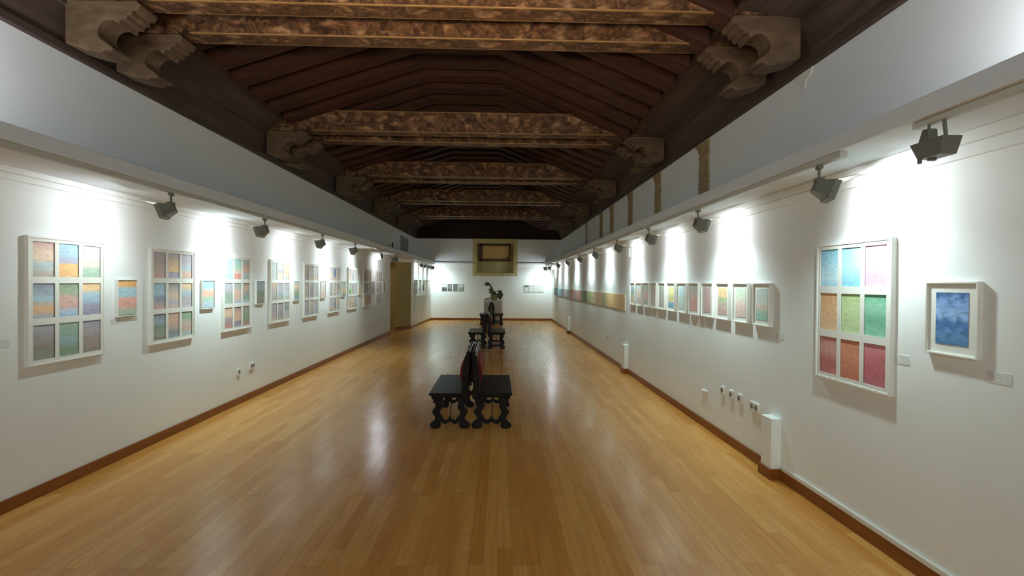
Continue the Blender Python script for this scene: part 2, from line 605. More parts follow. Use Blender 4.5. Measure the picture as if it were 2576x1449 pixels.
# painted tie beams in pairs, on carved corbels
pairs = [4.17, 7.66, 10.86, 14.07, 17.35]
BZ, BHH, BW = 4.08, .34, .20
prof = [(0, 0), (.60, 0), (.63, -.03), (.60, -.085), (.565, -.075), (.555, -.125), (.52, -.115), (.505, -.165), (.465, -.15),
        (.445, -.20), (.40, -.165), (.34, -.165), (.285, -.20), (.265, -.26), (.285, -.315), (.34, -.355), (.40, -.40),
        (.385, -.43), (.33, -.415), (.30, -.445), (.20, -.43), (.10, -.40), (0, -.37)]
PN = ['nearest', 'second', 'third', 'fourth', 'farthest']
beam0 = corb0 = None
for i, y in enumerate(pairs):
    for j in range(2):
        yy = y + j * .54
        which = ('front' if j == 0 else 'rear')
        lab = f'painted timber tie beam, {which} one of the {PN[i]} pair under the ceiling'
        if beam0 is None:
            t = beam0 = thing('tie_beam', lab, 'beam', (0, yy, BZ), 0, 'painted tie beams')
            m = MB(); m.box(-3.72, 2.66, 0, BW, 0, BHH); m.build('beam_body', M['beam'], t, bevel=.012)
            m = MB(); m.box(-3.0, 2.0, -.008, .02, .0, .014); m.build('gilt_edge', M['gilt'], t, bevel=.006)
            m = MB(); m.box(-3.0, 2.0, -.008, .02, BHH - .024, BHH - .012); m.build('gilt_edge', M['gilt'], t, bevel=.006)
            m = MB(); m.box(-3.0, 2.0, BW - .02, BW + .006, .0, .012); m.build('gilt_edge', M['gilt'], t, bevel=.006)
        else:
            t = copy_tree(beam0)
            t.location = (0, yy, BZ)
            t['label'] = lab
        for side, sx, sg in (('left', -3.70, 1), ('right', 2.64, -1)):
            lab = f'carved wooden corbel at the {side} end of the {which} beam of the {PN[i]} pair'
            if corb0 is None:
                c = corb0 = thing('carved_corbel', lab, 'corbel', (sx, yy, BZ), 0, 'carved corbels under the tie beams')
                m = MB(); m.prism([(a, b - .009) for a, b in prof], -.01, BW + .01, 'Y'); m.build('scroll_block', M['corbel'], c, bevel=.012)
            else:
                c = copy_tree(corb0)
                c['label'] = lab
            c.location = (sx, yy, BZ)
            c.rotation_euler = (0, 0, 0)
            if sg < 0:
                c.rotation_euler = (0, 0, PI)
                c.location = (sx, yy + BW, BZ)

# ------------------------------------------------------------------ window in the back wall
o = bpy.data.objects.new('window_1', None); COL.objects.link(o); struct(o)
o.location = (0, YB, 0)
WD = .34
m = MB()
ix0, ix1, iz0, iz1 = -1.03, .62, 2.14, 3.46
m.box(WX0, ix0, 0, WD, WZ0, Z_CEIL); m.box(ix1, WX1, 0, WD, WZ0, Z_CEIL)
m.box(ix0, ix1, 0, WD, WZ0, iz0); m.box(ix0, ix1, 0, WD, iz1, Z_CEIL)
m.box(WX0, WX1, WD, WD + .1, WZ0, Z_CEIL)
m.build('surround', M['stone'], o)
m = MB(); m.prism([(WD, iz0 + .02), (.06, iz0), (WD, iz0)], ix0, ix1, 'X')
m.box(-.83, .42, WD - .03, WD, 2.22, 2.62)
m.build('window_sill', M['stone'], o)
m = MB()
fx0, fx1, fz0, fz1 = -.93, .48, 2.66, 3.44
m.box(fx0, fx0 + .13, .12, WD, fz0, fz1); m.box(fx1 - .07, fx1, .12, WD, fz0, fz1)
m.box(fx0, fx1, .12, WD, fz0, fz0 + .09); m.box(fx0, fx1, .12, WD, fz1 - .09, fz1)
m.box(fx1 - .17, fx1 - .05, .10, .2, fz0 + .06, fz0 + .2)
m.build('window_frame', M['window_wood'], o, bevel=.008)
m = MB(); m.box(fx0 + .1, fx1 - .05, .2, .24, fz0 + .06, fz1 - .06)
m.build('pane', M['tan'], o)

# ------------------------------------------------------------------ brick pilasters of the right upper wall
rnd = random.Random(3)
for i, (px, wd) in enumerate([(1775, .30), (1657, .30), (1587, .30), (1540, .30), (1513, .30), (1476, .16)]):
    yc = 1200 * XFR / (px - 1257)
    t = thing('brick_pilaster', f'old brick strip in the right upper wall, {ORD[i]} from the near end', 'pilaster',
              (XFR, yc, Z_LEDGE), 0, 'brick pilasters above the right ledge')
    m = MB(); h = Z_CEIL - Z_LEDGE
    nb = 17
    for c in range(nb):
        e0, e1 = rnd.uniform(-.010, .010), rnd.uniform(-.010, .010)
        top = .05 * max(0, c - nb + 3)
        m.box(-.022 - rnd.uniform(0, .006), .02, -wd / 2 + e0, wd / 2 + e1 + top, c * h / nb + .004, (c + 1) * h / nb - .008)
    m.build('brick_courses', M['brick'], t, bevel=.004)
    m = MB(); m.box(-.014, .02, -wd / 2 + .02, wd / 2 - .02, 0, h)
    m.build('mortar', M['mortar'], t)

# ------------------------------------------------------------------ pictures
PAL = [(150, 132, 150), (176, 158, 152), (196, 154, 134), (214, 176, 132), (226, 168, 96), (140, 172, 190), (150, 160, 184),
       (128, 142, 124), (150, 166, 142), (120, 116, 124), (168, 164, 166), (186, 140, 126), (132, 124, 112), (160, 178, 180)]
F1 = [[[(0, (192, 140, 132)), (.3, (220, 180, 150)), (.5, (224, 192, 156)), (.66, (160, 184, 186)), (1, (176, 152, 128))],
       [(0, (130, 180, 196)), (.3, (140, 176, 200)), (.5, (152, 152, 182)), (.60, (160, 150, 176)), (.63, (236, 166, 84)), (1, (232, 160, 88))],
       [(0, (170, 160, 182)), (.3, (184, 168, 178)), (.55, (200, 178, 162)), (.75, (144, 174, 146)), (1, (140, 170, 140))]],
      [[(0, (112, 116, 134)), (.22, (128, 144, 160)), (.45, (146, 182, 194)), (.6, (182, 160, 144)), (.75, (220, 158, 92)), (1, (140, 160, 176))],
       [(0, (120, 146, 108)), (.3, (134, 156, 118)), (.42, (200, 152, 132)), (.68, (206, 150, 136)), (.82, (160, 178, 198)), (1, (126, 170, 212))],
       [(0, (232, 176, 108)), (.2, (236, 184, 116)), (.34, (146, 182, 198)), (.55, (134, 172, 196)), (.75, (136, 130, 160)), (1, (128, 126, 152))]],
      [[(0, (150, 146, 154)), (.35, (140, 134, 134)), (.6, (128, 118, 104)), (.8, (116, 124, 96)), (1, (124, 134, 112))],
       [(0, (134, 164, 136)), (.3, (120, 156, 134)), (.55, (124, 158, 160)), (.8, (104, 136, 98)), (1, (116, 146, 112))],
       [(0, (136, 136, 156)), (.3, (146, 138, 142)), (.6, (136, 122, 112)), (.8, (144, 124, 108)), (1, (128, 116, 110))]]]
F2 = [[[(0, (156, 146, 156)), (.35, (158, 146, 140)), (.65, (176, 150, 132)), (1, (190, 140, 126))],
       [(0, (148, 146, 158)), (.35, (196, 166, 128)), (.7, (222, 180, 116)), (.78, (140, 136, 160)), (1, (150, 144, 160))],
       [(0, (164, 154, 172)), (.4, (168, 158, 170)), (.6, (150, 176, 190)), (.75, (206, 160, 140)), (1, (200, 150, 130))]],
      [[(0, (128, 168, 186)), (.4, (134, 172, 190)), (.6, (112, 122, 142)), (.8, (150, 132, 136)), (1, (200, 146, 124))],
       [(0, (124, 120, 124)), (.3, (170, 154, 146)), (.5, (202, 170, 132)), (.75, (170, 160, 168)), (1, (196, 150, 130))],
       [(0, (214, 176, 130)), (.2, (216, 176, 130)), (.4, (142, 172, 184)), (.65, (160, 148, 152)), (1, (170, 156, 162))]],
      [[(0, (104, 112, 130)), (.3, (128, 144, 164)), (.5, (110, 124, 100)), (.75, (120, 136, 112)), (1, (124, 104, 92))],
       [(0, (180, 136, 116)), (.3, (196, 146, 122)), (.6, (170, 140, 124)), (.78, (104, 120, 130)), (1, (128, 136, 146))],
       [(0, (110, 146, 104)), (.25, (124, 156, 118)), (.45, (176, 160, 140)), (.65, (192, 150, 130)), (1, (148, 170, 178))]]]
F3 = [[[(0, (150, 186, 190)), (.2, (120, 150, 190)), (.5, (140, 178, 160)), (.8, (136, 186, 182)), (1, (128, 190, 200))],
       [(0, (134, 186, 180)), (.4, (140, 180, 150)), (.65, (190, 170, 150)), (.8, (220, 110, 96)), (1, (206, 126, 112))],
       [(0, (142, 168, 164)), (.3, (170, 150, 140)), (.5, (206, 140, 116)), (.75, (150, 160, 160)), (1, (136, 150, 160))]],
      [[(0, (140, 140, 158)), (.35, (148, 142, 150)), (.6, (120, 146, 120)), (1, (140, 156, 134))],
       [(0, (136, 150, 132)), (.25, (150, 150, 132)), (.45, (210, 150, 124)), (.7, (206, 152, 132)), (1, (144, 160, 186))],
       [(0, (140, 112, 96)), (.25, (186, 142, 112)), (.5, (140, 132, 124)), (.75, (112, 140, 120)), (1, (140, 164, 176))]],
      [[(0, (190, 140, 112)), (.3, (214, 172, 122)), (.6, (140, 128, 134)), (.8, (160, 118, 110)), (1, (200, 110, 90))],
       [(0, (130, 112, 116)), (.3, (196, 140, 112)), (.6, (206, 152, 112)), (.8, (116, 112, 136)), (1, (140, 130, 146))],
       [(0, (140, 120, 114)), (.3, (120, 130, 112)), (.55, (108, 138, 92)), (.8, (150, 120, 100)), (1, (170, 122, 106))]]]


def random_bands(r, muted=0.0):
    n = r.choice([3, 4, 4, 5])
    cs = [r.choice(PAL) for _ in range(n)]
    g = (158, 150, 150)
    cs = [tuple(c[q] * (1 - muted) + g[q] * muted for q in range(3)) for c in cs]
    out = []
    for i, c in enumerate(cs):
        out.append((i / (n - 1), c))
    return out


def frame_bars(W, H, D, bar):
    m = MB()
    m.box(-W / 2, -W / 2 + bar, -D, 0, 0, H)
    m.box(W / 2 - bar, W / 2, -D, 0, 0, H)
    m.box(-W / 2 + bar, W / 2 - bar, -D, 0, 0, bar)
    m.box(-W / 2 + bar, W / 2 - bar, -D, 0, H - bar, H)
    return m


sheet_id = [0]


def grid_picture(loc, rz, cells, label, group, muted_names=None, W=.70, H=1.0, D=.036, stroke=(2.5, 1, 12), amp=.10):
    t = thing('grid_picture', label, 'picture', loc, rz, group)
    bar = .016
    frame_bars(W, H, D, bar).build('picture_frame', M['frame'], t, bevel=.002)
    # mat board with nine windows
    x0, x1, z0, z1 = -W / 2 + bar, W / 2 - bar, bar, H - bar
    mg, gx, gz = .026, .036, .052
    cw = (x1 - x0 - 2 * mg - 2 * gx) / 3
    chh = (z1 - z0 - 2 * mg - 2 * gz) / 3
    xs = [x0 + mg + i * (cw + gx) for i in range(3)]
    zs = [z0 + mg + i * (chh + gz) for i in range(3)]
    m = MB()
    yf, yb = -D + .006, -D + .010
    prev = x0
    for i in range(4):
        nx = xs[i] if i < 3 else x1
        m.box(prev, nx, yf, yb, z0, z1)
        prev = xs[i] + cw if i < 3 else x1
    for i in range(3):
        prev = z0
        for j in range(4):
            nz = zs[j] if j < 3 else z1
            m.box(xs[i], xs[i] + cw, yf, yb, prev, nz)
            prev = zs[j] + chh if j < 3 else z1
    m.box(x0, x1, -.012, 0, z0, z1)
    m.build('mat_board', M['mat'], t)
    for r in range(3):
        for c in range(3):
            sheet_id[0] += 1
            mat = watercolour('watercolour', cells[r][c], sheet_id[0] * .731, amp, stroke=stroke)
            m = MB(); zz = zs[2 - r]
            m.box(xs[c] - .002, xs[c] + cw + .002, -D + .014, -D + .018, zz - .002, zz + chh + .002)
            m.build('painting', mat, t)
    return t


def framed_sheet(loc, rz, stops, label, group, W, H, D=.04, bar=.012, mg=.05, stroke=(2.5, 1, 10), amp=.08, name='framed_watercolour', strokeamt=.22):
    t = thing(name, label, 'picture', loc, rz, group)
    frame_bars(W, H, D, bar).build('picture_frame', M['frame'], t, bevel=.002)
    x0, x1, z0, z1 = -W / 2 + bar, W / 2 - bar, bar, H - bar
    if mg > 0.012:
        m = MB(); m.box(x0, x1, -D + .014, 0, z0, z1)
        m.build('mat_board', M['mat'], t)
        y0, y1 = -D + .0115, -D + .014
    else:
        y0, y1 = -D + .008, 0
    sheet_id[0] += 1
    m = MB(); m.box(x0 + mg, x1 - mg, y0, y1, z0 + mg, z1 - mg)
    m.build('painting', watercolour('watercolour', stops, sheet_id[0] * .731, amp, stroke=stroke, strokeamt=strokeamt), t)
    return t


r = random.Random(11)
GL = 'nine-panel pictures on the left wall'
desc = ['orange band in its top middle panel', 'pale yellow top middle panel',
        'red spot in its top middle panel', 'orange top right panel', 'in dull mauve and brown',
        'dark blue top middle panel', 'bright green patch', 'blue-grey middle row',
        'last one before the doorway']
for i in range(9):
    yc = 4.03 + 1.268 * i
    if i < 3:
        cells = (F1, F2, F3)[i]
    else:
        cells = [[random_bands(r, .30 if i != 4 else .55) for _ in range(3)] for _ in range(3)]
        if i == 3:
            cells[0][0] = [(0, (150, 168, 160)), (1, (170, 178, 168))]
            cells[0][2] = [(0, (222, 140, 110)), (.3, (230, 170, 96)), (.6, (216, 140, 110)), (1, (130, 150, 140))]
        if i == 5:
            cells[0][1] = [(0, (130, 140, 160)), (.4, (70, 84, 130)), (.6, (100, 110, 150)), (1, (220, 170, 110))]
        if i == 6:
            cells[1][0] = [(0, (170, 160, 150)), (.5, (160, 170, 150)), (.7, (90, 160, 60)), (1, (120, 150, 100))]
        if i == 7:
            cells[1] = [[(0, (140, 146, 166)), (1, (156, 156, 170))] for _ in range(3)]
    grid_picture((XL, yc, 1.03), PI / 2, cells,
                 f'{ORD[i]} nine-panel picture along the left wall, {desc[i]}', GL)

SM = [[(0, (240, 160, 70)), (.12, (240, 156, 64)), (.22, (140, 184, 204)), (.45, (146, 186, 204)), (.52, (226, 146, 122)), (.78, (220, 142, 120)), (.84, (160, 174, 146)), (1, (150, 166, 140))],
      [(0, (110, 190, 214)), (.25, (116, 192, 216)), (.36, (232, 146, 112)), (.52, (226, 148, 120)), (.64, (140, 176, 140)), (.85, (156, 178, 190)), (1, (150, 176, 196))],
      [(0, (120, 140, 156)), (.3, (132, 142, 152)), (.5, (104, 122, 96)), (.75, (122, 116, 96)), (1, (116, 96, 88))],
      [(0, (140, 168, 178)), (.3, (222, 170, 128)), (.5, (140, 150, 120)), (.75, (120, 140, 110)), (1, (120, 150, 180))],
      [(0, (172, 160, 166)), (.4, (176, 162, 156)), (.7, (196, 152, 138)), (1, (190, 160, 150))],
      [(0, (140, 160, 160)), (.35, (170, 170, 140)), (.55, (220, 160, 110)), (1, (120, 130, 110))],
      [(0, (160, 166, 150)), (.5, (200, 150, 130)), (.75, (222, 140, 100)), (1, (170, 160, 150))],
      [(0, (150, 150, 162)), (.5, (120, 120, 140)), (1, (140, 140, 150))],
      [(0, (150, 120, 110)), (.5, (140, 128, 130)), (1, (150, 130, 120))]]
SD = ['orange, blue and salmon stripes', 'sky blue over coral and green', 'slate over dark olive', 'peach over green and blue', 'pale mauve and pink',
      'green-grey with an orange band', 'grey with orange low down', 'dark blue-grey', 'dull brownish']
for i in range(9):
    framed_sheet((XL, 4.03 + 1.268 * i + .625, 1.35), PI / 2, SM[i],
                 f'small watercolour in {SD[i]}, just beyond the {ORD[i]} nine-panel picture',
                 'small watercolours on the left wall', .25, .35, .03, .008, .010, stroke=(2.5, 1, 9), amp=.05)

# right wall, near end
G1 = [[[(0, (104, 178, 206)), (.3, (120, 186, 214)), (.5, (150, 200, 222)), (.75, (166, 208, 224)), (1, (130, 190, 216))],
       [(0, (110, 188, 224)), (.5, (130, 198, 230)), (1, (92, 176, 216))],
       [(0, (238, 150, 200)), (.4, (232, 138, 192)), (.7, (228, 126, 184)), (1, (232, 150, 196))]],
      [[(0, (206, 134, 74)), (.5, (214, 152, 94)), (1, (220, 168, 112))],
       [(0, (150, 180, 100)), (.4, (164, 192, 116)), (1, (168, 194, 124))],
       [(0, (70, 160, 112)), (.35, (100, 178, 136)), (.6, (70, 154, 112)), (1, (100, 182, 142))]],
      [[(0, (186, 100, 92)), (.35, (196, 120, 112)), (.7, (176, 72, 66)), (1, (184, 88, 82))],
       [(0, (196, 94, 52)), (.4, (204, 108, 66)), (1, (186, 84, 52))],
       [(0, (200, 104, 104)), (.35, (188, 76, 82)), (.7, (182, 66, 76)), (1, (176, 70, 82))]]]
grid_picture((XR(3.257), 3.257, 1.005), RZR, G1, 'white-framed nine-panel picture in plain bright blue, pink, green and red on the right wall', None,
             stroke=(3, 1, 9), amp=.12)
framed_sheet((XR(2.527), 2.527, 1.32), RZR, [(0, (20, 60, 130)), (.15, (70, 120, 190)), (.45, (100, 150, 210)), (.6, (24, 84, 160)), (.85, (50, 106, 176)), (1, (26, 92, 150))],
             'white box frame with a single deep blue watercolour, beside the bright nine-panel picture', None, .305, .405, .030, .012, .048,
             stroke=(2.5, 1, 8), amp=.25, strokeamt=.45)
RW12 = [([(0, (172, 188, 186)), (.4, (182, 192, 184)), (.6, (206, 182, 152)), (.75, (150, 184, 160)), (.85, (126, 182, 160)), (1, (120, 176, 160))], 'pale blue over beige and sea green'),
        ([(0, (170, 190, 160)), (.3, (184, 196, 162)), (.45, (206, 184, 162)), (.7, (212, 170, 152)), (1, (196, 162, 150))], 'light green over pink'),
        ([(0, (228, 170, 104)), (.3, (226, 176, 112)), (.42, (146, 170, 112)), (.6, (180, 160, 130)), (.8, (188, 140, 128)), (1, (184, 142, 134))], 'orange over green and rose'),
        ([(0, (190, 160, 158)), (.5, (200, 158, 150)), (1, (190, 150, 146))], 'plain dusty pink'),
        ([(0, (168, 180, 156)), (.4, (200, 166, 146)), (.6, (214, 136, 116)), (1, (208, 140, 130))], 'grey green over red'),
        ([(0, (160, 194, 208)), (.3, (160, 196, 202)), (.6, (176, 194, 176)), (1, (170, 190, 190))], 'light blue over pale green'),
        ([(0, (196, 196, 130)), (.3, (222, 208, 110)), (.5, (190, 190, 110)), (.72, (222, 196, 120)), (.8, (90, 160, 196)), (1, (80, 150, 190))], 'yellow with a blue foot'),
        ([(0, (186, 182, 170)), (.5, (178, 178, 160)), (1, (180, 180, 164))], 'plain pale grey'),
        ([(0, (176, 170, 150)), (.2, (190, 160, 140)), (.6, (186, 176, 160)), (1, (186, 170, 160))], 'pale grey and pink'),
        ([(0, (160, 180, 150)), (.3, (180, 176, 150)), (.5, (214, 160, 146)), (.75, (200, 166, 152)), (1, (140, 170, 140))], 'green, pink, then green'),
        ([(0, (170, 180, 176)), (.5, (206, 176, 160)), (1, (190, 160, 156))], 'grey over salmon'),
        ([(0, (130, 160, 176)), (.35, (110, 140, 160)), (.6, (160, 160, 120)), (1, (206, 160, 110))], 'blue over ochre')]
for i, (st, d) in enumerate(RW12):
    yc = 4.375 + .385 * i
    framed_sheet((XR(yc), yc, 1.315), RZR, st, f'white box frame, {d}, {ORD[i]} in the row of twelve',
                 'twelve white box frames in a row on the right wall', .30, .40, .036, .012, .042, stroke=(2.5, 1, 8), amp=.10)
# long frieze of colour stripes
t = thing('painted_strip', 'long low painting of upright colour stripes, blue to orange, on right wall', 'painting',
          (XR(14.9), 14.9, 1.18), RZR)
LEN = 11.5
cols = [(150, 166, 176), (110, 150, 176), (130, 190, 204), (150, 196, 204), (90, 130, 160), (150, 140, 160), (178, 160, 166), (140, 140, 150), (176, 180, 176),
        (206, 110, 96), (216, 140, 122), (120, 120, 110), (222, 140, 126), (214, 150, 134), (120, 140, 110), (96, 110, 84), (150, 170, 90), (170, 176, 110),
        (206, 186, 136), (214, 160, 112), (226, 170, 110), (120, 140, 90), (222, 170, 90), (232, 184, 96), (226, 176, 92), (220, 166, 96)]
st = []
for i, c in enumerate(cols):
    a = (i / len(cols)) ** 0.8
    st.append((min(a, .999), c))
# x runs from the far end (left, seen from the room) to the near end
k = N('striped_watercolour', 0.9, .15)
c = k.n('ShaderNodeTexCoord'); sep = k.n('ShaderNodeSeparateXYZ'); k.link(c.outputs['Generated'], sep.inputs[0])
mp = k.n('ShaderNodeMapping'); mp.inputs['Scale'].default_value = (90, 1, 1.2); k.link(c.outputs['Generated'], mp.inputs[0])
nz = k.noise(mp.outputs[0], 1.0, 3)
f = k.math('ADD', sep.outputs[0], k.math('MULTIPLY', k.math('SUBTRACT', nz, .5), .02))


def wash_in(c):
    g = sum(c) / 3.0
    return [g + (x - g) * .9 for x in c]


rp = k.ramp(f, [(p, wash(wash_in(cc))) for p, cc in st], 'LINEAR')
stn = k.ramp(nz, [(.3, (.86, .86, .86, 1)), (.7, (1.1, 1.1, 1.1, 1))])
k.color(k.mix(1.0, rp, stn, 'MULTIPLY'))
m = MB(); m.box(-LEN / 2, LEN / 2, -.014, -.008, .006, .306); m.build('painting', k.m, t)
m = MB(); m.box(-LEN / 2 - .006, LEN / 2 + .006, -.010, 0, 0, .312); m.build('backing_board', M['mat'], t)

# back wall
PH = [[(0, (150, 150, 150)), (.42, (196, 194, 188)), (.5, (60, 58, 66)), (1, (40, 40, 46))], [(0, (70, 68, 74)), (.4, (110, 110, 116)), (1, (48, 46, 50))],
      [(0, (60, 66, 64)), (.5, (84, 92, 88)), (1, (70, 78, 66))], [(0, (176, 182, 172)), (.42, (186, 188, 180)), (.5, (120, 142, 142)), (1, (104, 128, 132))]]
PD = ['white above dark trees, leftmost', 'nearly black, second from the left', 'dark grey green, third from the left', 'white above grey blue, rightmost']
s = YB / 1200.0
for i, (a, b) in enumerate([(1112, 1125), (1126.5, 1137), (1140, 1151.5), (1154, 1165.5)]):
    xc, wd = ((a + b) / 2 - 1257) * s, (b - a) * s
    framed_sheet((xc, YB, CAM_H - (732.5 - 710) * s), 0, PH[i], f'small print at left of the back wall, {PD[i]}', 'row of dark prints at the left of the back wall',
                 wd, 18 * s, .02, .006, .008, amp=.06, name='small_print')
for i in range(4):
    xc = (1324 - 1257 + 12.8 * i) * s
    framed_sheet((xc, YB, CAM_H - (735.5 - 711) * s), 0, [(0, (176, 178, 170)), (.85, (180, 182, 172)), (1, (150, 150, 142))] if i else [(0, (60, 66, 50)), (.22, (70, 76, 60)), (.28, (186, 188, 180)), (1, (186, 186, 178))],
                 f'pale framed sheet at right of the back wall, {ORD[i]} from left' + (', dark at its top' if i == 0 else ''),
                 'row of pale sheets at the right of the back wall', 12.4 * s, 18.5 * s, .02, .006, .012, amp=.03, name='pale_sheet', strokeamt=.08)
# far end of the left wall
FW = math.atan2(.14, YB - 17.32)
PF = [[(0, (110, 112, 108)), (.2, (60, 62, 64)), (.35, (150, 156, 150)), (.8, (120, 126, 120)), (1, (210, 210, 200))],
      [(0, (206, 204, 196)), (.55, (200, 198, 190)), (.62, (90, 90, 86)), (.72, (206, 204, 196)), (1, (206, 204, 196))],
      [(0, (200, 200, 192)), (.5, (70, 76, 90)), (.7, (80, 84, 96)), (.78, (204, 202, 194)), (1, (204, 202, 194))],
      [(0, (216, 212, 190)), (1, (208, 206, 196))], [(0, (206, 206, 198)), (1, (200, 200, 192))]]
PFD = ['grey photograph in its upper half', 'one small grey square low down', 'narrow dark figure at its middle', 'cream blank sheet', 'blank white sheet by the corner']
for i in range(5):
    yy = 18.15 + .68 * i
    xx = -3.21 + (yy - 17.32) * .14 / (YB - 17.32)
    framed_sheet((xx, yy, 1.16), PI / 2 - FW, PF[i], f'white box frame beyond the doorway on the left, {PFD[i]}', 'white box frames beyond the doorway',
                 .46, .62, .04, .014, .05, amp=.03, strokeamt=.1)

# caption texts beside the pictures


def caption_mat():
    k = N('caption_print', 0.8, .2)
    v = k.coord('Generated', (1, 1, 1))
    sep = k.n('ShaderNodeSeparateXYZ'); k.link(v, sep.inputs[0])
    rows = k.math('FRACT', k.math('MULTIPLY', sep.outputs[2], 5.0))
    line = k.math('GREATER_THAN', rows, .5)
    words = k.noise(k.coord('Generated', (26, 1, 5)), 1.0, 1)
    w_ = k.math('GREATER_THAN', words, .42)
    ink = k.math('MULTIPLY', line, w_)
    k.color(k.mix(k.math('MULTIPLY', ink, .4), rgb(232, 234, 231), rgb(130, 128, 122)))
    return k.m


M['caption'] = caption_mat()
for yy, zz, lab, side in [(2.86, 1.22, 'faint printed caption between the bright nine-panel and the blue picture', 'R'),
                          (2.29, 1.22, 'faint printed caption to the right of the blue picture', 'R'),
                          (4.12, 1.22, 'faint printed caption at the near end of the row of twelve', 'R'),
                          (3.52, 1.20, 'faint printed caption left of the first nine-panel picture', 'L'),
                          (4.54, 1.28, 'faint printed caption under the small orange-topped watercolour', 'L')]:
    x = XL if side == 'L' else XR(yy)
    m = MB(); m.box(-.055, .055, -.0025, 0, 0, .055)
    o = m.build('caption_label', M['caption'])
    o.location = (x, yy, zz); o.rotation_euler = (0, 0, PI / 2 if side == 'L' else RZR)
    tag(o, lab, 'caption', 'wall captions')

# ------------------------------------------------------------------ track lighting
m = MB(); m.box(XBL - .055, XBL - .012, Y0, YB - .2, 2.478, Z_TOP)
tag(m.build('track_rail', M['rail'], bevel=.004), 'long white lighting rail under the left ledge', 'rail', 'lighting rails')
m = MB(); m.box(XBR + .012, XBR + .055, 2.86, YB - .2, 2.478, Z_TOP)
m.box(XBR + .010, XBR + .057, 2.84, 2.875, 2.474, Z_TOP)
tag(m.build('track_rail', M['rail'], bevel=.004), 'long white lighting rail under the right ledge, its capped end in view', 'rail', 'lighting rails')
m = MB(); m.box(XBR + .03, XBR + .073, -2.0, 2.36, 2.485, Z_TOP)
tag(m.build('track_rail', M['rail'], bevel=.004), 'short white lighting rail over the nearest right spotlight', 'rail', 'lighting rails')


def make_spot(label):
    """local: rail above the origin, wall towards +x; the head looks down and at the wall"""
    t = thing('track_spotlight', label, 'spotlight', (0, 0, 0), 0, 'track spotlights')
    m = MB(); m.box(-.018, .018, -.045, .045, -.012, .012); m.tube([(0, 0, 0), (0, 0, -.095)], .011, 10)
    m.build('stem', M['metal'], t)
    m = MB()
    m.box(-.03, .03, -.045, .045, -.115, -.085)
    m.tube([(0, -.06, -.10), (0, .06, -.10)], .014, 10)
    m.build('swivel', M['metal'], t, bevel=.003)
    # head: truncated pyramid, small at the back, open at the front
    h = bpy.data.objects.new('housing', None)
    m = MB()
    m.hexa([(-.05, -.055, .045), (-.05, .055, .045), (-.05, .055, -.045), (-.05, -.055, -.045),
            (.06, -.10, .075), (.06, .10, .075), (.06, .10, -.075), (.06, -.10, -.075)])
    m.hexa([(.06, -.10, .075), (.06, .10, .075), (.06, .10, .069), (.06, -.10, .069),
            (.19, -.135, .150), (.19, .135, .150), (.19, .135, .145), (.19, -.135, .145)])
    bpy.data.objects.remove(h)
    m.box(.055, .105, -.106, -.098, -.078, .075)
    m.box(.055, .105, .098, .106, -.078, .075)
    m.box(.055, .105, -.106, .106, -.084, -.076)
    h = m.build('housing', M['metal'], t, bevel=.004)
    h.location = (.01, 0, -.165)
    h.rotation_euler = (0, math.radians(20), 0)
    m = MB(); m.box(.0605, .064, -.088, .088, -.064, .060)
    g = m.build('lamp_glass', M['glow'], t)
    g.location, g.rotation_euler = h.location, h.rotation_euler
    return t


def spot_light(root, watts, size, aim, wash=1.15, rad=.03):
    """one narrow and one wide beam: the bright streak and the soft wash of a floodlight"""
    for nm, k, sz, drop in (('flood', .20, size, 0), ('flood_wash', wash, 136, -2.0)):
        d = bpy.data.lights.new(nm, 'SPOT')
        d.energy = watts * k
        d.spot_size = math.radians(sz)
        d.spot_blend = 1.0
        d.shadow_soft_size = rad
        d.color = SPOT_COL
        o = bpy.data.objects.new(nm, d)
        COL.objects.link(o)
        o.parent = root
        p = Vector((.118, 0, -.20))
        o.location = p
        dirv = (Vector(aim) + Vector((0, 0, drop)) - p).normalized()
        o.rotation_euler = dirv.to_track_quat('-Z', 'Y').to_euler()


spot0 = make_spot('x')
first = True
RAILZ = 2.463


def put_spot(x, y, rz, label, watts, yaw=0.0, size=112, aim=None, lit=True):
    global first
    t = spot0 if first else copy_tree(spot0)
    first = False
    t['label'] = label
    t.location = (x, y, RAILZ)
    t.scale = (.8, .8, .8)
    t.rotation_euler = (0, 0, rz + yaw)
    return t


XRL, XRR = XBL - .033, XBR + .033
spots = []
LY = [(4.35, .40), (6.05, 1.55), (8.0, .8), (9.79, .9), (11.88, .9)]
for i, (yy, kw) in enumerate(LY):
    lab = f'grey track spotlight under the left ledge, {ORD[i]} from the near end'
    if i == 4:
        lab = 'grey track spotlight of the left ledge with its bright white face showing'
    t = put_spot(XRL, yy, PI, lab, 0, yaw=math.radians(56 if i == 4 else (18 if i == 0 else 0)))
    spots.append((t, kw, 0.62, 95 if i == 1 else 135, -.30 if i == 1 else -.55))
t = put_spot(XRL, 13.6, PI, 'pale track spotlight of the left ledge hanging before the doorway', 0, yaw=math.radians(-25))
for i, yy in enumerate([18.2, 19.1, 20.0]):
    t = put_spot(XRL + .0, yy, PI, f'small track spotlight over the far box frames beyond the doorway, {ORD[i]} of three', 0, yaw=0)
    spots.append((t, .55, 0.25, 80, -.55))
t = put_spot(XRL, 20.6, PI / 2 - .5, 'track spotlight at the far left corner turned to the back wall', 0)
spots.append((t, 1.5, 1.9, 150, -1.5))
RY = [(3.06, .72), (4.96, 1.0), (6.62, .8), (8.41, .75), (10.46, .75), (12.5, .6), (14.75, .75), (17.1, .8)]
